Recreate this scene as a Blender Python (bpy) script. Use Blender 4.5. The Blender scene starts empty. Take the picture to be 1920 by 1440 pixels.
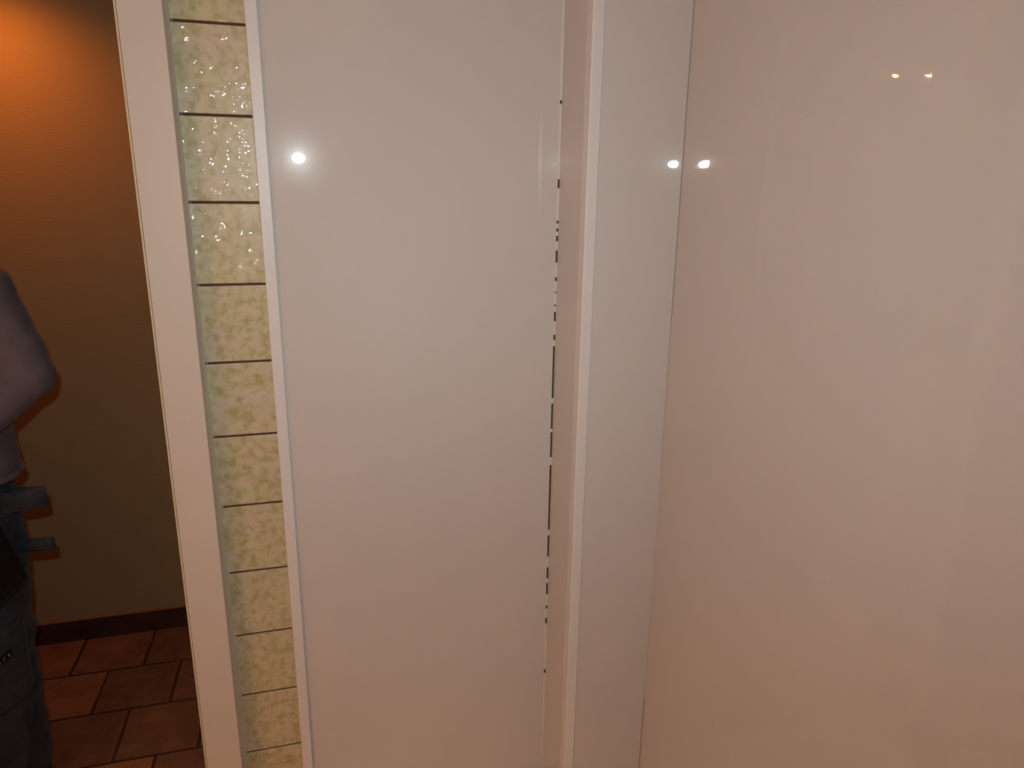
import bpy, bmesh, math, random
from mathutils import Vector, Matrix, noise
random.seed(4)
S = bpy.context.scene
COL = S.collection
R = math.radians

# ------------------------------------------------------------------ camera
# X runs right along the panelled wall, Y runs towards it, Z is up; the lens is at (0, 0, EYE)
EYE = 1.75
cam = bpy.data.cameras.new('camera')
co = bpy.data.objects.new('camera', cam); COL.objects.link(co)
cam.sensor_fit = 'HORIZONTAL'; cam.sensor_width = 36.0
cam.lens = 1341.07 / 1920 * 36.0
cam.clip_start = 0.01
pitch, az, roll = R(15.2293), R(15.6084), R(0.7578)
F = Vector((math.sin(az)*math.cos(pitch), math.cos(az)*math.cos(pitch), -math.sin(pitch)))
Rt = Vector((math.cos(az), -math.sin(az), 0)); Up = Rt.cross(F)
R2 = Rt*math.cos(roll) + Up*math.sin(roll); U2 = Up*math.cos(roll) - Rt*math.sin(roll)
m = Matrix((R2, U2, -F)).transposed().to_4x4(); m.translation = Vector((0, 0, EYE))
co.matrix_world = m
S.camera = co
S.view_settings.view_transform = 'Standard'; S.view_settings.look = 'None'
S.view_settings.gamma = 1.0; S.view_settings.use_curve_mapping = False
S.view_settings.exposure = 0.0
S.cycles.sample_clamp_indirect = 0.0

# ------------------------------------------------------------------ world and lights
w = bpy.data.worlds.new('world'); S.world = w; w.use_nodes = True
w.node_tree.nodes['Background'].inputs[0].default_value = (0.9, 0.72, 0.55, 1)
w.node_tree.nodes['Background'].inputs[1].default_value = 0.02

def look(o, tgt):
    d = (Vector(tgt) - o.location).normalized()
    o.rotation_euler = d.to_track_quat('-Z', 'Y').to_euler()

def area(name, loc, tgt, sx, sy, power, col, spread=180):
    l = bpy.data.lights.new(name, 'AREA'); l.shape = 'ELLIPSE'; l.size = sx; l.size_y = sy
    l.energy = power; l.color = col; l.spread = R(spread)
    o = bpy.data.objects.new(name, l); COL.objects.link(o); o.location = loc; look(o, tgt)
    return o
# the flash just above the lens
area('camera_flash', (-0.026, 0.0, EYE+0.101), (0.18, 1.44, EYE-0.20), 0.036, 0.024, 3.4, (0.83, 0.96, 1.0), 125)

def spot(name, loc, tgt, power, col, size, rad, blend=0.8):
    l = bpy.data.lights.new(name, 'SPOT'); l.energy = power; l.color = col
    l.spot_size = R(size); l.spot_blend = blend; l.shadow_soft_size = rad
    o = bpy.data.objects.new(name, l); COL.objects.link(o); o.location = loc; look(o, tgt)
    return o
WARM = (1.0, 0.49, 0.24)

# ------------------------------------------------------------------ materials
def mat(name, col, rough=0.5, spec=0.5, coat=0.0, coat_rough=0.03, metal=0.0):
    mt = bpy.data.materials.new(name); mt.use_nodes = True
    b = mt.node_tree.nodes['Principled BSDF']
    b.inputs['Base Color'].default_value = (*col, 1); b.inputs['Roughness'].default_value = rough
    b.inputs['Specular IOR Level'].default_value = spec
    b.inputs['Coat Weight'].default_value = coat; b.inputs['Coat Roughness'].default_value = coat_rough
    b.inputs['Metallic'].default_value = metal
    return mt

def nd(mt, kind, **kw):
    n = mt.node_tree.nodes.new(kind)
    for k, v in kw.items():
        if k in n.inputs: n.inputs[k].default_value = v
        else: setattr(n, k, v)
    return n
def lk(mt, a, b): mt.node_tree.links.new(a, b)
def bsdf(mt): return mt.node_tree.nodes['Principled BSDF']
def coords(mt, scale=(1, 1, 1)):
    t = nd(mt, 'ShaderNodeTexCoord'); g = nd(mt, 'ShaderNodeMapping'); g.inputs['Scale'].default_value = scale
    lk(mt, t.outputs['Object'], g.inputs['Vector']); return g.outputs['Vector']
def noise_bump(mt, scale, strength, dist=0.002, detail=3, stretch=(1, 1, 1), coat=False, rough=0.5):
    v = coords(mt, stretch); n = nd(mt, 'ShaderNodeTexNoise', Scale=scale, Detail=detail, Roughness=rough)
    lk(mt, v, n.inputs['Vector'])
    b = nd(mt, 'ShaderNodeBump', Strength=strength, Distance=dist)
    lk(mt, n.outputs['Fac'], b.inputs['Height'])
    lk(mt, b.outputs['Normal'], bsdf(mt).inputs['Coat Normal' if coat else 'Normal'])
    return b
def ramp(mt, fac, stops):
    r = nd(mt, 'ShaderNodeValToRGB'); e = r.color_ramp.elements
    while len(e) < len(stops): e.new(0.5)
    for i, (p, c) in enumerate(stops):
        e[i].position = p; e[i].color = (*c, 1)
    lk(mt, fac, r.inputs['Fac']); return r.outputs['Color']
def mix(mt, fac, a, b, mode='MIX'):
    x = nd(mt, 'ShaderNodeMix'); x.data_type = 'RGBA'; x.blend_type = mode
    for sock, val in ((x.inputs[0], fac), (x.inputs[6], a), (x.inputs[7], b)):
        if hasattr(val, 'links') or hasattr(val, 'is_linked'): lk(mt, val, sock)
        elif isinstance(val, tuple): sock.default_value = (*val, 1)
        else: sock.default_value = val
    return x.outputs[2]

M = {}
# high gloss laminate: sharp clear coat over a slightly hazy base
g = M['gloss'] = mat('gloss_panel', (0.68, 0.637, 0.61), 0.15, 0.035, 1.0, 0.018)
v = coords(g, (14, 14, 0.6)); n = nd(g, 'ShaderNodeTexNoise', Scale=9.0, Detail=3, Roughness=0.6); lk(g, v, n.inputs['Vector'])
mr = nd(g, 'ShaderNodeMapRange'); mr.inputs['From Min'].default_value = 0.2; mr.inputs['From Max'].default_value = 0.8
mr.inputs['To Min'].default_value = 0.13; mr.inputs['To Max'].default_value = 0.17
lk(g, n.outputs['Fac'], mr.inputs['Value']); lk(g, mr.outputs['Result'], bsdf(g).inputs['Roughness'])
bsdf(g).inputs['Coat IOR'].default_value = 1.45
M['trim'] = mat('white_plastic_trim', (0.80, 0.76, 0.74), 0.38, 0.5)
g = M['casing'] = mat('painted_door_casing', (0.70, 0.63, 0.56), 0.45, 0.4)
noise_bump(g, 60, 0.06, 0.001, 4, (1, 1, 0.2))
M['jamb'] = mat('yellowed_jamb_paint', (0.72, 0.62, 0.42), 0.4, 0.4)
M['dark_gap'] = mat('dark_backing_board', (0.11, 0.075, 0.055), 0.9, 0.1)
M['caulk'] = mat('white_caulk', (0.74, 0.70, 0.66), 0.5, 0.3)
M['grout'] = mat('brown_grout', (0.13, 0.062, 0.052), 0.9, 0.1)
noise_bump(M['grout'], 400, 0.3, 0.001)
# cream glazed tile with soft green blotches
def tile_mat(seed, k):
    g = mat('glazed_green_tile' , (0.6, 0.5, 0.35), 0.35, 0.4, 1.0, 0.03)
    t = nd(g, 'ShaderNodeTexCoord'); mp = nd(g, 'ShaderNodeMapping'); mp.inputs['Location'].default_value = (seed*3.1, seed*1.7, seed*2.3)
    lk(g, t.outputs['Object'], mp.inputs['Vector'])
    n1 = nd(g, 'ShaderNodeTexNoise', Scale=62.0, Detail=4, Roughness=0.5, Distortion=0.25); lk(g, mp.outputs['Vector'], n1.inputs['Vector'])
    n2 = nd(g, 'ShaderNodeTexNoise', Scale=18.0, Detail=2, Roughness=0.5); lk(g, mp.outputs['Vector'], n2.inputs['Vector'])
    c1 = ramp(g, n1.outputs['Fac'], [(0.34, (0.68, 0.61, 0.50)), (0.48, (0.63, 0.575, 0.40)), (0.60, (0.52, 0.485, 0.29)), (0.74, (0.43, 0.41, 0.21))])
    c2 = ramp(g, n2.outputs['Fac'], [(0.35, (0.95, 0.95, 0.80)), (0.65, (1.0, 0.93, 0.90))])
    c3 = mix(g, 1.0, c1, c2, 'MULTIPLY')
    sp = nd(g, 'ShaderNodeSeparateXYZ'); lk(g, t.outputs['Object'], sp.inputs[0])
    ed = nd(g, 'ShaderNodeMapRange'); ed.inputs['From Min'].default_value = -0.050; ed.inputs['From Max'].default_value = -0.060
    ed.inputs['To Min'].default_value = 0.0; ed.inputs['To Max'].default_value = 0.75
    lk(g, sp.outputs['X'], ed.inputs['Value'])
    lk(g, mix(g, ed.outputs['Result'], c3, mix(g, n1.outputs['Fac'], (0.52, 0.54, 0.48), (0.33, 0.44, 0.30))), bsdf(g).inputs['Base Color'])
    n3 = nd(g, 'ShaderNodeTexNoise', Scale=45.0, Detail=1.5, Roughness=0.45); lk(g, mp.outputs['Vector'], n3.inputs['Vector'])
    b = nd(g, 'ShaderNodeBump', Strength=0.9, Distance=0.006); lk(g, n3.outputs['Fac'], b.inputs['Height'])
    lk(g, b.outputs['Normal'], bsdf(g).inputs['Coat Normal'])
    return g
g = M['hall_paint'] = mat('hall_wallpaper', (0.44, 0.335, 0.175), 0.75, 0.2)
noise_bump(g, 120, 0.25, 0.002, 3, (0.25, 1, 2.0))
M['room_paint'] = mat('room_wall_paint', (0.55, 0.47, 0.40), 0.8, 0.2)
M['ceiling'] = mat('ceiling_paint', (0.75, 0.72, 0.68), 0.8, 0.2)
def terra(base, seed):
    g = mat('terracotta_floor_tile', base, 0.5, 0.4)
    t = nd(g, 'ShaderNodeTexCoord'); mp = nd(g, 'ShaderNodeMapping'); mp.inputs['Location'].default_value = (seed*2.7, seed, 0)
    lk(g, t.outputs['Object'], mp.inputs['Vector'])
    n1 = nd(g, 'ShaderNodeTexNoise', Scale=9.0, Detail=4, Roughness=0.6); lk(g, mp.outputs['Vector'], n1.inputs['Vector'])
    d = tuple(c*0.6 for c in base)
    lk(g, ramp(g, n1.outputs['Fac'], [(0.32, d), (0.62, base)]), bsdf(g).inputs['Base Color'])
    b = nd(g, 'ShaderNodeBump', Strength=0.3, Distance=0.004); lk(g, n1.outputs['Fac'], b.inputs['Height']); lk(g, b.outputs['Normal'], bsdf(g).inputs['Normal'])
    return g
TERRA = [terra(c, i) for i, c in enumerate([(0.32, 0.17, 0.115), (0.295, 0.155, 0.105), (0.26, 0.14, 0.098), (0.19, 0.115, 0.084)])]
M['floor_grout'] = mat('floor_grout', (0.07, 0.04, 0.03), 0.9, 0.1)
M['skirting'] = terra((0.10, 0.045, 0.03), 9)
M['skirting_edge'] = mat('skirting_top_edge', (0.34, 0.13, 0.07), 0.45, 0.4)
M['tray'] = mat('white_acrylic', (0.86, 0.83, 0.78), 0.15, 0.5)
M['chrome'] = mat('chrome', (0.8, 0.8, 0.8), 0.15, 0.5, metal=1.0)
def cloth(name, c, c2, sc=300, bs=0.5):
    g = mat(name, c, 0.9, 0.15)
    v = coords(g); n = nd(g, 'ShaderNodeTexNoise', Scale=14.0, Detail=5, Roughness=0.7); lk(g, v, n.inputs['Vector'])
    lk(g, ramp(g, n.outputs['Fac'], [(0.35, c2), (0.65, c)]), bsdf(g).inputs['Base Color'])
    bsdf(g).inputs['Sheen Weight'].default_value = 0.15
    n2 = nd(g, 'ShaderNodeTexNoise', Scale=float(sc), Detail=2); lk(g, v, n2.inputs['Vector'])
    b = nd(g, 'ShaderNodeBump', Strength=bs, Distance=0.001); lk(g, n2.outputs['Fac'], b.inputs['Height']); lk(g, b.outputs['Normal'], bsdf(g).inputs['Normal'])
    return g
M['sweater'] = cloth('mauve_grey_sweater', (0.21, 0.19, 0.22), (0.17, 0.152, 0.18))
M['denim'] = cloth('slate_work_trousers', (0.056, 0.067, 0.095), (0.038, 0.046, 0.066))
M['black'] = cloth('black_reinforced_fabric', (0.012, 0.012, 0.013), (0.008, 0.008, 0.008), bs=0.2)
M['seam'] = mat('dark_seam_thread', (0.02, 0.022, 0.027), 0.9, 0.1)
M['skin'] = mat('skin', (0.52, 0.30, 0.21), 0.5, 0.4)
M['hair'] = mat('brown_hair', (0.06, 0.035, 0.02), 0.6, 0.3)
M['eye'] = mat('eye_white', (0.7, 0.68, 0.65), 0.2, 0.5)
M['iris'] = mat('brown_iris', (0.05, 0.03, 0.015), 0.2, 0.5)
M['lip'] = mat('lips', (0.40, 0.16, 0.12), 0.5, 0.4)
M['rubber'] = mat('black_boot_leather', (0.014, 0.013, 0.012), 0.5, 0.4)
M['yellow'] = mat('yellow_embroidery', (0.48, 0.30, 0.10), 0.8, 0.2)

# ------------------------------------------------------------------ helpers
def link(name, me, mt=None, parent=None):
    o = bpy.data.objects.new(name, me); COL.objects.link(o)
    if mt: me.materials.append(mt)
    if parent: o.parent = parent
    return o
def from_bm(name, bm, mt, parent=None, smooth=False):
    me = bpy.data.meshes.new(name); bm.normal_update(); bm.to_mesh(me); bm.free()
    if smooth:
        for p in me.polygons: p.use_smooth = True
    return link(name, me, mt, parent)
def bx(bm, x0, x1, y0, y1, z0, z1, bev=0.0, seg=2):
    r = bmesh.ops.create_cube(bm, size=1.0)
    for v in r['verts']:
        v.co = Vector(((x0+x1)/2 + v.co.x*(x1-x0), (y0+y1)/2 + v.co.y*(y1-y0), (z0+z1)/2 + v.co.z*(z1-z0)))
    if bev:
        es = list({e for v in r['verts'] for e in v.link_edges})
        bmesh.ops.bevel(bm, geom=es, offset=bev, segments=seg, profile=0.5, affect='EDGES')
def box(name, x0, x1, y0, y1, z0, z1, mt, parent=None, bev=0.0, smooth=False):
    bm = bmesh.new(); bx(bm, x0, x1, y0, y1, z0, z1, bev)
    return from_bm(name, bm, mt, parent, smooth)
def ball(bm, c_, r_, sub=3):
    q = bmesh.ops.create_icosphere(bm, subdivisions=sub, radius=1.0)
    for v_ in q['verts']: v_.co = Vector((c_[0]+v_.co.x*r_[0], c_[1]+v_.co.y*r_[1], c_[2]+v_.co.z*r_[2]))
def tag(o, label=None, cat=None, group=None, kind=None):
    if label: o['label'] = label
    if cat: o['category'] = cat
    if group: o['group'] = group
    if kind: o['kind'] = kind
    return o
def struct(o, label=None): return tag(o, label, kind='structure')
def empty(name, loc=(0, 0, 0)):
    o = bpy.data.objects.new(name, None); COL.objects.link(o); o.location = loc; return o
def kid(o, root):
    # keep world geometry while the root stands at its own base
    o.parent = root; o.matrix_parent_inverse = Matrix.Translation(-root.location); return o

# ------------------------------------------------------------------ geometry constants
N = 1.44                     # face of the tiled wall
XL, XR = -2.5, 0.6953        # room left wall, right panelled wall
YB = -1.35                   # wall behind the photographer
HW = 2.843                   # far hall wall
TOP = 2.45
DL, DR, DT = -1.13, -0.281, 2.16   # door opening
CAS = 1.400                  # front of the door casing

# shell ------------------------------------------------------------------
root = struct(empty('wall_back', (0.2, 1.5, 0)), 'partition wall with the doorway, tile strip and white panels')
WT0, WT1 = N+0.006, N+0.11
for (a, b, c, d) in ((XL, DL-0.02, 0, TOP), (DR+0.012, XR+0.1, 0, TOP), (DL-0.02, DR+0.012, DT+0.02, TOP)):
    kid(box('plaster', a, b, WT0+0.002, WT1, c, d, M['room_paint']), root)
# grout bed behind the tiles and the tiles themselves, one by one
kid(box('grout', -0.224, -0.080, N+0.0035, N+0.0085, 0.0, TOP, M['grout']), root)
zt = 2.02
k = 0
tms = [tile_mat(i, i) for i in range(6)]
def tile_mesh(h):
    bm = bmesh.new(); bx(bm, -0.066, 0.066, 0.0, 0.006, -h/2, h/2)
    es = [e for e in bm.edges if all(v.co.y < 0.001 for v in e.verts)]
    bmesh.ops.bevel(bm, geom=es, offset=0.0014, segments=2, profile=0.6, affect='EDGES')
    me = bpy.data.meshes.new('tile'); bm.to_mesh(me); bm.free()
    return me
tile_me = tile_mesh(0.1455)
zs = [zt + 0.15*j for j in range(3, -14, -1)]
for j, z in enumerate(zs):
    lo, hi = max(z-0.15, 0.0), min(z, TOP)
    if hi - lo < 0.01: continue
    me = tile_me.copy() if abs(hi-lo-0.15) < 1e-4 else tile_mesh(hi-lo-0.003)
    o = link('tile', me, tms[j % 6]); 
    o.location = (-0.1535, N + random.uniform(-0.0003, 0.0003), (lo+hi)/2 )
    o.rotation_euler = (random.uniform(-.002, .002), 0, random.uniform(-.003, .003))
    kid(o, root)

# silicone bead along the casing side, thicker towards the floor
bm = bmesh.new(); prev = None
for i in range(120):
    z = 0.02 + i*0.0202
    wd = 0.0045 + 0.0035*max(0, (1.45-z)/1.2) + 0.0009*noise.noise(Vector((0, 0, z*22)))
    a = bm.verts.new((-0.2130, N-0.0052, z)); b = bm.verts.new((-0.2130+wd*0.45, N-0.0034, z)); c = bm.verts.new((-0.2130+wd, N+0.0002, z))
    if prev:
        bm.faces.new((prev[0], prev[1], b, a)); bm.faces.new((prev[1], prev[2], c, b))
    prev = (a, b, c)
M['silicone'] = mat('grey_silicone', (0.50, 0.45, 0.36), 0.25, 0.5)
kid(from_bm('sealant', bm, M['silicone'], None, True), root)
# smears of filler and drips where the joints run under the bead
for j, z in enumerate(zs):
    if z > 2.2 or z < 0.6: continue
    bm = bmesh.new(); bmesh.ops.create_icosphere(bm, subdivisions=2, radius=1.0)
    q = 0.0016 if z > 1.2 else 0.0024
    for vv in bm.verts: vv.co = Vector((vv.co.x*(0.0012+(0.002 if z < 1.2 else 0)), vv.co.y*0.0015, vv.co.z*q))
    o = from_bm('filler', bm, M['silicone'], None, True); o.location = (-0.2055, N+0.001, z); kid(o, root)

# ------------------------------------------------------------------ doorway
dr = struct(empty('door_1', (DR, N, 0)), 'doorway with painted white casing leading to the hall')
c = -0.2125
bm = bmesh.new(); bx(bm, -0.2815, c, CAS, WT0+0.004, 0.0, DT+0.08, 0.0012); kid(from_bm('casing', bm, M['casing']), dr)
bm = bmesh.new(); bx(bm, DL-0.08, DL, CAS, WT0+0.004, 0.0, DT+0.08, 0.0012); kid(from_bm('casing', bm, M['casing']), dr)
bm = bmesh.new(); bx(bm, DL, -0.2815, CAS, WT0+0.004, DT, DT+0.08, 0.0012); kid(from_bm('casing', bm, M['casing']), dr)
box_j = [( -0.2860, -0.2825, CAS+0.003, WT1+0.01, 0.0, DT), (DL, DL+0.004, CAS+0.003, WT1+0.01, 0.0, DT), (DL, -0.2825, CAS+0.003, WT1+0.01, DT-0.004, DT)]
for b_ in box_j: kid(box('jamb', *b_, M['jamb'], bev=0.0006), dr)
kid(box('joint', -0.2826, -0.2812, CAS+0.004, WT1, 0.0, DT, M['dark_gap']), dr)
kid(box('casing', -0.2815, -0.2125, WT1, WT1+0.014, 0, DT+0.08, M['casing'], bev=0.001), dr)

# ------------------------------------------------------------------ glossy panels, boxing and trims
struct(box('wall_corner', 0.5085, XR+0.1, N-0.140, WT0+0.002, 0.0, TOP, M['dark_gap']), 'boxed-out chase in the corner behind the white panels')
PT = 0.008
a = box('wall_panel', -0.0860, 0.4938, N-0.0005, N+0.0065, 0.0, TOP, M['gloss'], bev=0.0004)
tag(a, 'wide glossy white wall panel right of the green tile strip, showing the bright flash reflection', 'wall panel', 'glossy white wall panels')
bm = bmesh.new(); bx(bm, 0.5, 0.508, 1.300, N-0.0012, 0.0, TOP, 0.0003)   # splayed a little more than square
for vv in bm.verts: vv.co.x -= (vv.co.y-1.30)*0.022
a = from_bm('wall_panel', bm, M['gloss'])
tag(a, 'narrow pinkish side panel of the corner boxing, between dark crack and white corner trim', 'wall panel', 'glossy white wall panels')
# front of the boxing: leans 1.1 degrees out of square
bm = bmesh.new(); bx(bm, 0.5010, XR-0.0012, 1.2905, 1.2985, 0.0, TOP, 0.0003)
for vv in bm.verts: vv.co.y += (vv.co.x-0.5)*math.tan(R(1.1))
a = from_bm('wall_panel', bm, M['gloss'])
tag(a, 'glossy white panel on the front of the corner boxing, right of white corner trim', 'wall panel', 'glossy white wall panels')
a = box('wall_panel', XR, XR+0.008, YB+0.02, N-0.02, 0.0, TOP, M['gloss'], bev=0.0003)
# the joint in the inner corner is uneven: the edge of the side panel wanders
tag(a, 'large glossy white panel covering the right-hand wall beside the boxing', 'wall panel', 'glossy white wall panels')
struct(box('wall_right', XR+0.0085, XR+0.12, YB, WT1, 0, TOP, M['dark_gap']), 'right-hand wall behind the glossy panel')

# trim between tiles and panel: flat flange with rounded lip
bm = bmesh.new(); bx(bm, -0.0874, -0.0659, N-0.0065, N+0.004, 0.0, TOP, 0.0016, 3)
tt = struct(from_bm('trim_1', bm, M['trim'], None), 'thin white plastic edge trim between tile strip and glossy panel')
# corner trim of the boxing: front flange, rounded nose, side flange
prof = [(0.5203, 1.2910), (0.5203, 1.2892), (0.5196, 1.2885), (0.5020, 1.2885), (0.5000, 1.2889), (0.4988, 1.2898), (0.4982, 1.2912),
        (0.4982, 1.3160), (0.4986, 1.3170), (0.5000, 1.3172)]
bm = bmesh.new(); ring = []
for z in (0.0, TOP): ring.append([bm.verts.new((x, y, z)) for x, y in prof] + [bm.verts.new((0.5003, 1.2907, z))])
n_ = len(ring[0])
for i in range(n_):
    bm.faces.new((ring[0][i], ring[0][(i+1) % n_], ring[1][(i+1) % n_], ring[1][i]))
bmesh.ops.recalc_face_normals(bm, faces=bm.faces)
struct(from_bm('trim_2', bm, M['trim']), 'white plastic corner trim on the outer edge of the boxing')

# ragged caulk in the crack between wide panel and boxing: continuous above, broken in the middle, almost none below
def zpix(y):  # height at which the crack stands for a height in the photograph
    tab = [(0, 2.1022), (333, 1.7742), (600, 1.48), (900, 1.1099), (1155, 0.7564), (1440, 0.3106)]
    for (a0, z0), (a1, z1) in zip(tab, tab[1:]):
        if y <= a1: return z0 + (z1-z0)*(y-a0)/(a1-a0)
    return 0.4
gaps = [(183, 190), (336, 352), (411, 416), (425, 431), (439, 449), (466, 489), (517, 524), (545, 547), (570, 573), (584, 602), (626, 636), (646, 742), (752, 800), (806, 855), (870, 990), (1000, 1040), (1060, 1082), (1090, 1112), (1134, 1140), (1158, 1168), (1250, 1257)]
struct(box('trim_3', 0.4936, 0.4975, N+0.001, N+0.006, 0, TOP, M['dark_gap']), 'dark shadow joint between the wide panel and the boxing')
bead = tag(empty('caulk_line', (0.498, N, 0)), 'broken white caulk bead in crack between wide panel and boxing', 'caulk')
edges = [TOP]
for a_, b_ in gaps: edges += [zpix(a_), zpix(b_)]
edges += [0.0]
for i in range(0, len(edges), 2):
    z1, z0 = edges[i], edges[i+1]
    if z1 - z0 < 0.001: continue
    bm = bmesh.new(); ns = max(2, int((z1-z0)/0.012)); prev = None
    for q in range(ns+1):
        z = z0 + (z1-z0)*q/ns; wv = 0.0004*noise.noise(Vector((3, 1, z*60)))
        e_ = 1 if 0 < q < ns else 0.55
        cur = [bm.verts.new(p) for p in ((0.4934 - wv*0.3, N-0.0006, z), (0.4945+wv, N-0.0011*e_, z), (0.4971, N-0.0016*e_, z), (0.4971, N+0.001, z), (0.4934, N+0.001, z))]
        if prev:
            for s in range(5): bm.faces.new((prev[s], prev[(s+1) % 5], cur[(s+1) % 5], cur[s]))
        else: bm.faces.new(cur)
        prev = cur
    bm.faces.new(prev[::-1]); bmesh.ops.recalc_face_normals(bm, faces=bm.faces)
    kid(from_bm('caulk_segment', bm, M['caulk']), bead)

# filler in the inner corner joint: open above and at the bottom, closed in between
def tri_fill(name, z0, z1, w0, w1, w2):
    bm = bmesh.new(); prev = None; ns = 50
    for q in range(ns+1):
        t = q/ns; z = z0+(z1-z0)*t
        wv = w0+(w1-w0)*min(1, t*2) if t < .5 else w1+(w2-w1)*(t*2-1)
        wv = max(0.0002, wv + 0.0003*noise.noise(Vector((1, 2, z*30))))
        y = 1.2905+(XR-0.5)*math.tan(R(1.1))
        cur = [bm.verts.new(p) for p in ((XR-0.0013, y+0.0002, z), (XR-0.0013+wv, y+0.0002, z), (XR-0.0013+wv, y+0.006, z), (XR-0.0013, y+0.006, z))]
        if prev:
            for s in range(4): bm.faces.new((prev[s], prev[(s+1) % 4], cur[(s+1) % 4], cur[s]))
        else: bm.faces.new(cur)
        prev = cur
    bm.faces.new(prev[::-1]); bmesh.ops.recalc_face_normals(bm, faces=bm.faces)
    return from_bm(name, bm, M['caulk'])
cf = tag(empty('corner_caulk', (XR, 1.29, 0)), 'thin caulk line closing the middle of the inner corner joint', 'caulk')
kid(tri_fill('caulk_segment', 0.60, 1.50, 0.0009, 0.0012, 0.0004), cf)

# ------------------------------------------------------------------ room floor, ceiling, other walls
struct(box('ceiling', XL-0.1, XR+0.12, YB-0.1, HW+0.1, TOP, TOP+0.08, M['ceiling']), 'plain ceiling above bathroom and hall')
struct(box('wall_left', XL-0.1, XL, YB, HW, 0, TOP, M['room_paint']), 'left wall of the room, outside the picture')
struct(box('wall_front', XL, XR+0.12, YB-0.1, YB, 0, TOP, M['room_paint']), 'wall behind the photographer')
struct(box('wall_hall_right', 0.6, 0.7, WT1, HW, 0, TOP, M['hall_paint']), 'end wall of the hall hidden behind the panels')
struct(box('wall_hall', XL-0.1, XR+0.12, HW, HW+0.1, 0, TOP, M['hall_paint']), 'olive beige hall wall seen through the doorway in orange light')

fl = struct(empty('floor', (0, 1, 0)), 'brown terracotta tiled floor in running bond')
kid(box('grout', XL-0.1, XR+0.12, YB-0.1, HW+0.1, -0.05, -0.0022, M['floor_grout']), fl)
rows = [2.8425, 2.6035, 2.363, 2.113] + [2.113-0.2475*i for i in range(1, 16)]
offs = [-0.950, -0.818, -0.694, -0.570]
def ftile(w_, h_):
    bm = bmesh.new(); bx(bm, -w_/2, w_/2, -h_/2, h_/2, -0.012, 0.0)
    for vv in bm.verts:
        if vv.co.z > -0.001: vv.co += Vector((random.uniform(-.0012, .0012), random.uniform(-.0012, .0012), random.uniform(-.0006, .0006)))
    es = [e for e in bm.edges if all(v_.co.z > -0.004 for v_ in e.verts)]
    bmesh.ops.bevel(bm, geom=es, offset=0.0025, segments=2, affect='EDGES')
    me = bpy.data.meshes.new('tile'); bm.to_mesh(me); bm.free(); return me
pal = {}
for i in range(len(rows)-1):
    y1, y0 = rows[i], rows[i+1]
    if y0 < YB: break
    x = offs[i % 4] - 0.2485*7 + (0.0)
    while x < XR-0.01:
        x1 = min(x+0.2485, XR)
        a0 = max(x, XL)
        if x1-a0 > 0.02:
            key = (round(y1-y0, 3), random.randrange(4), round(x1-a0, 3))
            seed = random.randrange(4)
            if i == 1 and abs(a0+0.818) < 0.02: seed = 3
            if key not in pal:
                pal[key] = ftile(x1-a0-0.006, y1-y0-0.006); pal[key].materials.append(TERRA[seed])
            me = pal[key]
            if i == 1 and abs(a0+0.818) < 0.02: me = ftile(x1-a0-0.006, y1-y0-0.006); me.materials.append(TERRA[3])
            o = bpy.data.objects.new('tile', me); COL.objects.link(o)
            o.location = ((a0+x1)/2, (y0+y1)/2, 0.0); o.rotation_euler = (random.uniform(-.003, .003), random.uniform(-.003, .003), 0)
            kid(o, fl)
        x = x1
        if x1 >= XR: break
bb = struct(empty('baseboard_hall', (-0.9, HW, 0)), 'dark brown ceramic skirting tiles with lighter rounded top along the hall wall')
x = -0.966-0.45*3
while x < 0.5:
    x1 = min(x+0.45, 0.6)
    bm = bmesh.new(); bx(bm, x+0.0012, x1-0.0012, HW-0.010, HW-0.0005, 0.001, 0.088, 0.001)
    p = kid(from_bm('skirting_tile', bm, M['skirting']), bb)
    bm = bmesh.new(); bx(bm, x+0.0012, x1-0.0012, HW-0.0095, HW-0.0005, 0.0865, 0.0925, 0.0028, 3)
    e_ = from_bm('rounded_edge', bm, M['skirting_edge'], None, True); e_.parent = p
    x = x1

# ------------------------------------------------------------------ shower tray below the picture (it mirrors in the right-hand panel)
bm = bmesh.new()
tx0, tx1, ty0, ty1, tz = -0.068, XR-0.002, 0.45, 1.425, 0.31
def rr(x0, x1, y0, y1, z, rad, n=6):
    vs = []
    for cx, cy, a0 in ((x1-rad, y1-rad, 0), (x0+rad, y1-rad, 90), (x0+rad, y0+rad, 180), (x1-rad, y0+rad, 270)):
        for q in range(n+1):
            an = R(a0+90*q/n); vs.append(bm.verts.new((cx+rad*math.cos(an), cy+rad*math.sin(an), z)))
    return vs
bx1 = 0.4985
loops = [rr(tx0, tx1, ty0, 1.284, 0.0, 0.006), rr(tx0, tx1, ty0, 1.284, tz-0.01, 0.006), rr(tx0+0.003, tx1-0.003, ty0+0.003, 1.281, tz, 0.006),
         rr(tx0+0.07, tx1-0.06, ty0+0.07, 1.21, tz, 0.06), rr(tx0+0.08, tx1-0.07, ty0+0.08, 1.20, tz-0.008, 0.06), rr(tx0+0.11, tx1-0.10, ty0+0.11, 1.17, tz-0.07, 0.07)]
for a_, b_ in zip(loops, loops[1:]):
    for i in range(len(a_)): bm.faces.new((a_[i], a_[(i+1) % len(a_)], b_[(i+1) % len(a_)], b_[i]))
bm.faces.new(loops[-1]); bmesh.ops.recalc_face_normals(bm, faces=bm.faces)
tray = tag(empty('shower_tray', (0.31, 0.95, 0)), 'raised white shower tray at the foot of the panels, seen only mirrored', 'shower tray')
kid(from_bm('basin', bm, M['tray'], None), tray)
kid(box('rear_ledge', tx0, 0.4975, 1.284, N-0.0075, 0.0, tz, M['tray'], bev=0.002), tray)
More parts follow.
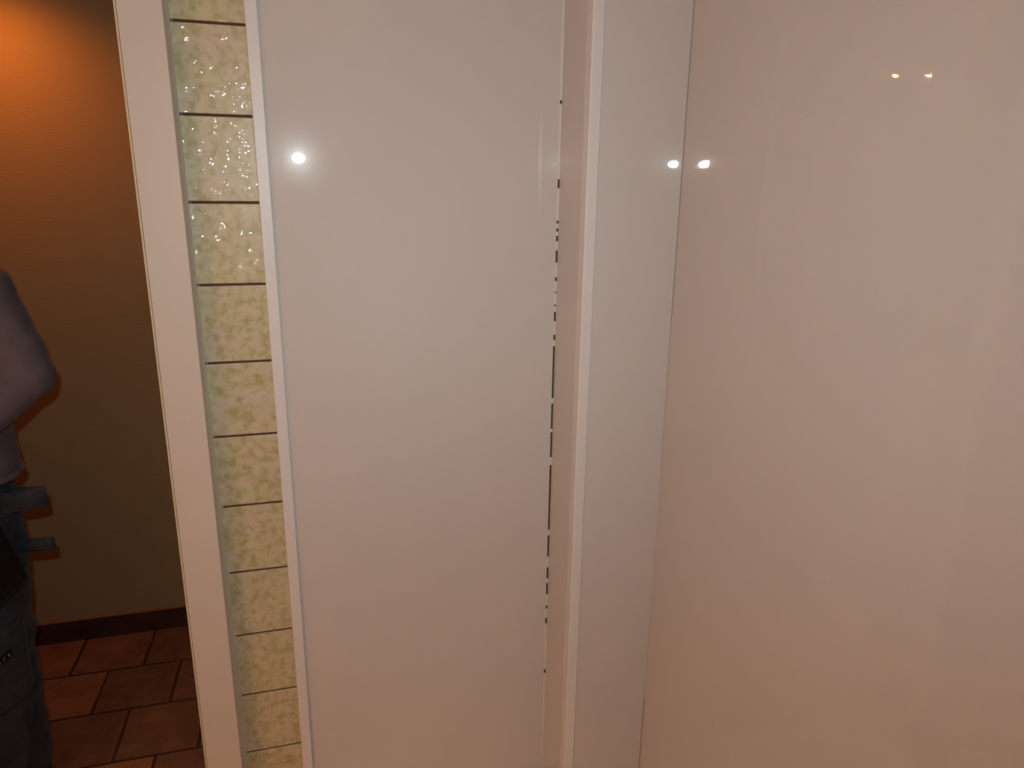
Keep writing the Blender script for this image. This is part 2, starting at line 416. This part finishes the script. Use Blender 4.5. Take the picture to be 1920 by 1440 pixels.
bm = bmesh.new(); bmesh.ops.create_cone(bm, cap_ends=True, segments=32, radius1=0.045, radius2=0.040, depth=0.008, matrix=Matrix.Translation((0.31, 0.7, tz-0.066)))
kid(from_bm('drain', bm, M['chrome'], None), tray)

# ------------------------------------------------------------------ ceiling lamps (they mirror in the panels), hall lamp
def emis(name, col, st):
    g = mat(name, col); b = bsdf(g); b.inputs['Emission Color'].default_value = (*col, 1); b.inputs['Emission Strength'].default_value = st; return g
BULB = emis('warm_bulb', (1.0, 0.60, 0.28), 1100)
ORANGE_BULB = emis('orange_bulb', (1.0, 0.34, 0.06), 60)
def downlight(loc, label, power, rad=0.022, group='warm ceiling downlights', pw_col=WARM, cone=132, bulb=None):
    r_ = tag(empty('ceiling_downlight', loc), label, 'ceiling light', group)
    bm = bmesh.new(); pr = [(rad, 0.0), (rad+0.003, -0.003), (rad+0.018, -0.002), (rad+0.020, 0.0), (rad+0.018, 0.0005)]
    sg = 32; rg = [[bm.verts.new((p[0]*math.cos(2*math.pi*i/sg), p[0]*math.sin(2*math.pi*i/sg), p[1]-0.001)) for p in pr] for i in range(sg)]
    for i in range(sg):
        for j in range(len(pr)): bm.faces.new((rg[i][j], rg[(i+1) % sg][j], rg[(i+1) % sg][(j+1) % len(pr)], rg[i][(j+1) % len(pr)]))
    o = from_bm('bezel', bm, M['chrome'], r_, True)
    bm = bmesh.new(); ball(bm, (0, 0, -0.003), (rad-0.002, rad-0.002, 0.012), 3)   # shallow frosted dome
    from_bm('lens', bm, bulb or BULB, r_)
    l = spot('downlight_beam', (loc[0], loc[1], loc[2]-0.012), (loc[0], loc[1], 0), power, pw_col, cone, 0.03, 1.0)
    return r_
LZ = TOP
for (x, y), lb in zip(((-2.088, -1.012), (-2.268, -0.945), (-2.055, -0.277)), ('first', 'second', 'third')):
    downlight((x, y, LZ), {'first': 'warm downlight in ceiling behind the photographer, between the other two', 'second': 'warm downlight in ceiling behind the photographer, nearest the left wall', 'third': 'warm downlight in ceiling behind the photographer, closest to the doorway'}[lb], 86)
hl = downlight((-0.95, 2.58, TOP), 'warm orange downlight in the hall ceiling close to the wall', 25, pw_col=(1.0, 0.25, 0.035), cone=150, bulb=ORANGE_BULB)

# ------------------------------------------------------------------ the person in the hall
def sweep(bm, pts, seg=20, cap=True):
    """pts: (x, y, z, rx, ry) or (x, y, z, r); rings perpendicular to the path, rx across X as far as possible"""
    P = [Vector(p[:3]) for p in pts]; prev = None
    for i, p in enumerate(pts):
        d = (P[min(i+1, len(P)-1)] - P[max(i-1, 0)]).normalized()
        ref = Vector((0, 1, 0)) if abs(d.y) < 0.9 else Vector((0, 0, 1))
        xa = ref.cross(d).normalized(); ya = d.cross(xa).normalized()
        rx, ry = (p[3], p[4]) if len(p) > 4 else (p[3], p[3])
        cur = [bm.verts.new(P[i] + xa*rx*math.cos(2*math.pi*k/seg) + ya*ry*math.sin(2*math.pi*k/seg)) for k in range(seg)]
        if prev:
            for k in range(seg): bm.faces.new((prev[k], prev[(k+1) % seg], cur[(k+1) % seg], cur[k]))
        elif cap: bm.faces.new(cur[::-1])
        prev = cur
    if cap: bm.faces.new(prev)
def fuse(name, bm, mt, voxel, smooth_it=4, fn=None):
    """voxel-union the overlapping lofts into one continuous surface"""
    bmesh.ops.recalc_face_normals(bm, faces=bm.faces)
    me = bpy.data.meshes.new(name+'_src'); bm.to_mesh(me); bm.free()
    t = bpy.data.objects.new('tmp', me); COL.objects.link(t)
    md = t.modifiers.new('r', 'REMESH'); md.mode = 'VOXEL'; md.voxel_size = voxel; md.use_smooth_shade = True
    sm = t.modifiers.new('s', 'SMOOTH'); sm.iterations = smooth_it; sm.factor = 0.5
    dg = bpy.context.evaluated_depsgraph_get(); dg.update()
    me2 = bpy.data.meshes.new_from_object(t.evaluated_get(dg)); me2.name = name
    bpy.data.objects.remove(t)
    if fn:
        nn = [vv.normal.copy() for vv in me2.vertices]
        for vv, n0 in zip(me2.vertices, nn): vv.co = fn(vv.co.copy(), n0)
    for p in me2.polygons: p.use_smooth = True
    me2.materials.clear()
    return link(name, me2, mt)

pr_ = tag(empty('person', (-0.97, 2.08, 0)), 'person in mauve-grey sweater and slate work trousers standing in hall, elbow out', 'person')
CX, CY = -0.955, 2.08
SHL, ELB, WRL = (-0.808, 2.09, 1.500), (-0.724, 2.07, 1.268), (-0.905, 1.955, 1.105)
SHR, ELR, WRR = (-1.125, 2.09, 1.500), (-1.20, 2.08, 1.235), (-1.02, 1.945, 1.10)
bm = bmesh.new()
sweep(bm, [(CX-.01, CY, 0.90, .130, .095), (CX-.01, CY, 1.00, .130, .095), (CX, CY, 1.12, .145, .105), (CX, CY, 1.28, .165, .115), (CX, CY, 1.42, .18, .11), (CX, CY+.01, 1.50, .15, .085), (CX, CY+.01, 1.545, .08, .06), (CX, CY, 1.60, .055, .058), (CX, CY-.01, 1.66, .055, .06)])
for a_, b_, c_ in ((SHL, ELB, WRL), (SHR, ELR, WRR)):
    sweep(bm, [(*a_, .055), (*[(a_[i]+b_[i])/2 for i in range(3)], .05), (*b_, .042)])
    ball(bm, b_, (.043, .043, .043), 2); ball(bm, a_, (.06, .055, .055), 2)
    sweep(bm, [(*b_, .042), (*[b_[i]+(c_[i]-b_[i])*.35 for i in range(3)], .043), (*c_, .027)])
# head: skull, jaw, nose, ears
HX, HY, HZ = CX, CY-0.02, 1.725
ball(bm, (HX, HY+.01, HZ+.03), (.076, .095, .095)); ball(bm, (HX, HY-.015, HZ-.03), (.06, .075, .08)); ball(bm, (HX, HY-.05, HZ-.085), (.035, .035, .03), 2)
sweep(bm, [(HX, HY-.082, HZ+.02, .008, .008), (HX, HY-.098, HZ-.005, .011, .011), (HX, HY-.107, HZ-.022, .015, .012), (HX, HY-.09, HZ-.03, .010, .008)], 10)
for s in (-1, 1):
    ball(bm, (HX+s*.078, HY+.01, HZ-.002), (.010, .018, .032), 2)
    ball(bm, (HX+s*.03, HY-.083, HZ+.028), (.022, .010, .007), 2)
# legs
LEG = {1: ((-.900, .90), (-.913, .50), (-.942, .05)), -1: ((-1.040, .90), (-1.085, .50), (-1.125, .05))}
def legx(s, z):
    a_, b_, c_ = LEG[s]
    if z >= b_[1]: return b_[0] + (a_[0]-b_[0])*min(1.2, (z-b_[1])/(a_[1]-b_[1]))
    return c_[0] + (b_[0]-c_[0])*(z-c_[1])/(b_[1]-c_[1])
for s in (-1, 1):
    sweep(bm, [(legx(s, z), CY+dy, z, r_) for z, dy, r_ in ((.92, 0, .07), (.75, 0, .068), (.50, -.005, .056), (.34, .01, .054), (.10, .015, .038), (.05, .01, .04))])
    X = legx(s, .05)
    sweep(bm, [(X, CY+.04, .04, .035), (X, CY-.06, .045, .042), (X, CY-.15, .03, .03)])
# hands folded in front of the belly, with separate fingers
def hand(bm, wr, dirx, s):
    w_ = Vector(wr); d = Vector((dirx, -0.25, -0.28)).normalized(); up = Vector((0, -0.1, 1)); up = (up - up.dot(d)*d).normalized()
    out = d.cross(up).normalized()
    if out.y > 0: out = -out
    sweep(bm, [(*w_, .026), (*(w_+d*.04), .033, .018), (*(w_+d*.085), .038, .015), (*(w_+d*.095), .034, .012)])
    for k_, (off, ln) in enumerate(((.029, .070), (.010, .078), (-.010, .072), (-.028, .058))):
        b0 = w_ + d*.082 + up*off; b1 = b0 + d*ln*.45 + out*(-.004); b2 = b1 + (d*.8 - out*.5).normalized()*ln*.32; b3 = b2 + (d*.4-out*.8).normalized()*ln*.25
        sweep(bm, [(*b0, .0090), (*b1, .0085), (*b2, .0078), (*b3, .0060)], 10)
    b0 = w_ + d*.025 + up*.022; b1 = b0 + (d*.6+up*.75).normalized()*.035; b2 = b1 + (d*.9+up*.3).normalized()*.032; b3 = b2+d*.018
    sweep(bm, [(*b0, .013), (*b1, .0115), (*b2, .010), (*b3, .007)], 10)
hand(bm, WRL, -1, 1); hand(bm, WRR, 1, -1)
kid(fuse('body', bm, M['skin'], 0.0055, 3), pr_)
for s in (-1, 1):
    bm = bmesh.new(); ball(bm, (HX+s*.030, HY-.074, HZ+.014), (.0125, .0125, .0125), 3)
    e_ = kid(from_bm('eye', bm, M['eye'], None, True), pr_)
    bm = bmesh.new(); ball(bm, (HX+s*.030, HY-.0835, HZ+.013), (.0055, .0040, .0055), 2)
    q = from_bm('iris', bm, M['iris'], None, True); q.parent = e_; q.matrix_parent_inverse = Matrix.Identity(4)
bm = bmesh.new(); sweep(bm, [(HX-.024, HY-.078, HZ-.054, .002), (HX-.012, HY-.087, HZ-.051, .006, .005), (HX, HY-.090, HZ-.053, .006, .006), (HX+.012, HY-.087, HZ-.051, .006, .005), (HX+.024, HY-.078, HZ-.054, .002)], 10)
kid(from_bm('mouth', bm, M['lip'], None, True), pr_)
bm = bmesh.new(); ball(bm, (HX, HY+.025, HZ+.055), (.084, .095, .085)); ball(bm, (HX, HY+.055, HZ+.0), (.074, .066, .085), 3)
kid(fuse('hair', bm, M['hair'], 0.007, 2, lambda c0, n0: c0 + n0*0.004*noise.noise(Vector((c0.x*120, c0.y*120, c0.z*25)))), pr_)

# sweater with soft folds
bm = bmesh.new()
sweep(bm, [(CX, CY, 0.995, .158, .125), (CX, CY, 1.03, .168, .130), (CX, CY, 1.12, .163, .125), (CX, CY, 1.28, .178, .128), (CX, CY, 1.42, .190, .125), (CX, CY+.01, 1.51, .155, .095), (CX, CY+.01, 1.555, .078, .070), (CX, CY+.005, 1.575, .068, .066)], 32)
for a_, b_, c_ in ((SHL, ELB, WRL), (SHR, ELR, WRR)):
    sweep(bm, [(*a_, .070), (*[(a_[i]+b_[i])/2 for i in range(3)], .064), (*b_, .062)]); ball(bm, a_, (.072, .065, .065), 3); ball(bm, b_, (.064, .062, .064), 3)
    sweep(bm, [(*b_, .058), (*[b_[i]+(c_[i]-b_[i])*.35 for i in range(3)], .060), (*[b_[i]+(c_[i]-b_[i])*.85 for i in range(3)], .043), (*[b_[i]+(c_[i]-b_[i])*.97 for i in range(3)], .034)])
def folds(c0, n0):
    dl = min((c0 - Vector(ELB)).length, (c0 - Vector(ELR)).length)
    a_ = 0.007*math.exp(-(dl/0.14)**2) + 0.003
    q = noise.noise(Vector((c0.x*7+c0.z*3, c0.y*8, c0.z*15-c0.x*6)))
    return c0 + n0*a_*q*1.3
sw = kid(fuse('sweater', bm, M['sweater'], 0.009, 4, folds), pr_)
bm = bmesh.new(); pts = []
hem = []
for k_ in range(41):
    an = 2*math.pi*k_/40; hem.append((CX+.162*math.cos(an), CY+.130*math.sin(an), 1.003+.004*math.sin(3*an), .009))
sweep(bm, hem, 8); h_ = from_bm('hem', bm, M['sweater'], None, True); h_.parent = sw; h_.matrix_parent_inverse = Matrix.Identity(4)

# trousers
bm = bmesh.new()
sweep(bm, [(CX-.005, CY, 1.04, .146, .112), (CX-.01, CY, .98, .152, .122), (CX-.018, CY, .88, .156, .125), (CX-.02, CY, .80, .156, .12)], 32)
for s in (-1, 1):
    sweep(bm, [(legx(s, z)+(.004 if s > 0 else 0), CY+dy, z, rx_, ry_) for z, dy, rx_, ry_ in ((.90, 0, .088, .115), (.74, 0, .088, .108), (.60, 0, .084, .096), (.48, -.005, .082, .088), (.34, .005, .080, .090), (.20, .015, .081, .094), (.09, .02, .083, .098), (.035, .02, .084, .100))], 28)
def tf(c0, n0):
    a_ = 0.004 + 0.010*max(0, 1-abs(c0.z-0.18)/0.2) + 0.007*max(0, 1-abs(c0.z-0.52)/0.12)
    q = noise.noise(Vector((c0.x*10+c0.z*6, c0.y*9, c0.z*17+c0.x*5)))
    return c0 + n0*a_*q*1.4
tr = kid(fuse('trousers', bm, M['denim'], 0.008, 3, tf), pr_)
bpy.context.view_layer.update()
from mathutils.bvhtree import BVHTree
tbm = bmesh.new(); tbm.from_mesh(tr.data); tbvh = BVHTree.FromBMesh(tbm)
def onto(p, off=0.003):
    """drop a point onto the trousers from the camera side"""
    q = Vector(p); h = tbvh.ray_cast(Vector((q.x, 1.5, q.z)), Vector((0, 1, 0)))
    if h[0] is None:
        h = tbvh.find_nearest(q); 
    return h[0] + h[1]*off
def sub(o, par): o.parent = par; o.matrix_parent_inverse = Matrix.Identity(4); return o
# cloth patches that follow the leg
def patch(name, poly, off, mt, nu=14, nv=18):
    """poly: four corners (x, z) upper left, upper right, lower right, lower left"""
    bm = bmesh.new(); gr = []
    for j in range(nv+1):
        t = j/nv; row = []
        for i in range(nu+1):
            u = i/nu
            x = (poly[0][0]*(1-u)+poly[1][0]*u)*(1-t) + (poly[3][0]*(1-u)+poly[2][0]*u)*t
            z = (poly[0][1]*(1-u)+poly[1][1]*u)*(1-t) + (poly[3][1]*(1-u)+poly[2][1]*u)*t
            row.append(bm.verts.new(onto((x, 1.9, z), off)))
        gr.append(row)
    for j in range(nv):
        for i in range(nu): bm.faces.new((gr[j][i], gr[j+1][i], gr[j+1][i+1], gr[j][i+1]))
    o = from_bm(name, bm, mt, None, True)
    md = o.modifiers.new('thickness', 'SOLIDIFY'); md.thickness = 0.003; md.offset = 0.0
    return sub(o, tr)
def slab(name, poly, yf, mt, nu=12, nv=14):
    bm = bmesh.new(); gr = []
    for j_ in range(nv+1):
        t = j_/nv; row = []
        for i_ in range(nu+1):
            u = i_/nu
            x = (poly[0][0]*(1-u)+poly[1][0]*u)*(1-t) + (poly[3][0]*(1-u)+poly[2][0]*u)*t
            z = (poly[0][1]*(1-u)+poly[1][1]*u)*(1-t) + (poly[3][1]*(1-u)+poly[2][1]*u)*t
            row.append(bm.verts.new((x, yf(x, z), z)))
        gr.append(row)
    for j_ in range(nv):
        for i_ in range(nu): bm.faces.new((gr[j_][i_], gr[j_+1][i_], gr[j_+1][i_+1], gr[j_][i_+1]))
    o = from_bm(name, bm, mt, None, True)
    md = o.modifiers.new('thickness', 'SOLIDIFY'); md.thickness = 0.008; md.offset = 0.0
    return sub(o, tr)
def front(x, z): return CY - 0.142*math.sqrt(max(0.02, 1-((x-CX)/0.205)**2)) - 0.004
hp = slab('holster_pocket', [(-0.92, 0.90), (-0.815, 0.895), (-0.784, 0.725), (-0.93, 0.60)], front, M['black']); hp['label'] = 'black hanging holster pocket'
cp = patch('cargo_pocket', [(-0.94, 0.555), (-0.832, 0.595), (-0.842, 0.36), (-0.95, 0.31)], 0.006, M['denim'])
kp = patch('knee_patch', [(-0.95, 0.30), (-0.850, 0.34), (-0.880, 0.12), (-0.97, 0.05)], 0.008, M['denim'])
# label with a row of small yellow strokes
lb = patch('label', [(-0.920, 0.491), (-0.864, 0.518), (-0.862, 0.498), (-0.918, 0.471)], 0.0165, M['black'], 6, 3); lb['label'] = 'small black label with yellow lettering'
# hammer loops: webbing bands standing off the outer seam
def loop(z, rx, drop, hgt, tiltz):
    bm = bmesh.new(); prev = None; n = 22
    x0 = -0.838; y0 = CY-0.008
    for i in range(n+1):
        t = i/n; an = math.pi*t
        px = x0 + rx*math.sin(an)**0.7; py = y0 - 0.020*math.cos(an) - 0.02; pz = z + tiltz*math.sin(an) - drop*(1-math.cos(an))/2
        a_ = [bm.verts.new((px, py, pz+hgt/2)), bm.verts.new((px, py, pz-hgt/2))]
        if prev: bm.faces.new((prev[0], prev[1], a_[1], a_[0]))
        prev = a_
    o = from_bm('hammer_loop', bm, M['denim'], None, True)
    md = o.modifiers.new('thickness', 'SOLIDIFY'); md.thickness = 0.0025
    return sub(o, tr)
loop(0.931, 0.112, 0, 0.056, 0.003)
loop(0.808, 0.112, 0.024, 0.036, -0.002)
# seams
def seam(pts):
    bm = bmesh.new(); L = []
    for (xa, za), (xb, zb) in zip(pts, pts[1:]):
        for q in range(8): L.append(onto((xa+(xb-xa)*q/8, 1.9, za+(zb-za)*q/8), 0.0005))
    L.append(onto((pts[-1][0], 1.9, pts[-1][1]), 0.0005))
    sweep(bm, [(*p, .0016) for p in L], 6); return sub(from_bm('seam', bm, M['seam'], None, True), tr)
seam([(-0.95, 0.60), (-0.88, 0.635), (-0.83, 0.68)])
seam([(-0.96, 0.12), (-0.92, 0.15), (-0.87, 0.20)])
seam([(-0.93, 1.0), (-0.82, 0.985)])
# yellow lettering strokes on the label
lbm = bmesh.new(); dgx = bpy.context.evaluated_depsgraph_get()
for q in range(7):
    x = -0.913 + q*0.0075; zc = 0.4795 + (x+0.923)*0.47
    p0 = onto((x, 1.9, zc), 0.0185); s_ = 1 if q % 2 else -1
    sweep(lbm, [(p0.x-.002*s_, p0.y, p0.z-.0055, .0012), (p0.x+.002*s_, p0.y, p0.z+.0055, .0012)], 6)
    if q % 3 == 0: sweep(lbm, [(p0.x-.003, p0.y, p0.z, .0011), (p0.x+.003, p0.y, p0.z+.001, .0011)], 6)
lt = from_bm('lettering', lbm, M['yellow']); sub(lt, tr)

# boots
for s in (-1, 1):
    bm = bmesh.new(); X = legx(s, .05)
    sweep(bm, [(X, CY+.025, .17, .048, .055), (X, CY+.02, .10, .05, .062), (X, CY+.0, .06, .052, .09)], 20)
    sweep(bm, [(X, CY+.085, .045, .040, .040), (X, CY+.03, .048, .046, .044), (X+s*.004, CY-.06, .048, .050, .044), (X+s*.008, CY-.14, .042, .050, .036), (X+s*.008, CY-.20, .032, .034, .026)], 20)
    def flat(c0, n0):
        if c0.z < 0.012: c0.z = 0.012
        return c0
    b_ = kid(fuse('boot', bm, M['rubber'], 0.007, 3, flat), pr_)
    bm = bmesh.new(); outl = [(-.036, .12), (.036, .12), (.046, .05), (.044, -.02), (.054, -.12), (.046, -.19), (.02, -.225), (-.02, -.225), (-.046, -.19), (-.052, -.12), (-.042, -.02), (-.044, .05)]
    lo = [bm.verts.new((X+a_[0], CY+a_[1], .002)) for a_ in outl]; hi = [bm.verts.new((X+a_[0], CY+a_[1], .020)) for a_ in outl]
    bm.faces.new(lo); bm.faces.new(hi[::-1])
    for i in range(12): bm.faces.new((lo[i], lo[(i+1) % 12], hi[(i+1) % 12], hi[i]))
    bmesh.ops.recalc_face_normals(bm, faces=bm.faces)
    q = sub(from_bm('sole', bm, M['rubber']), b_)
tbm.free()
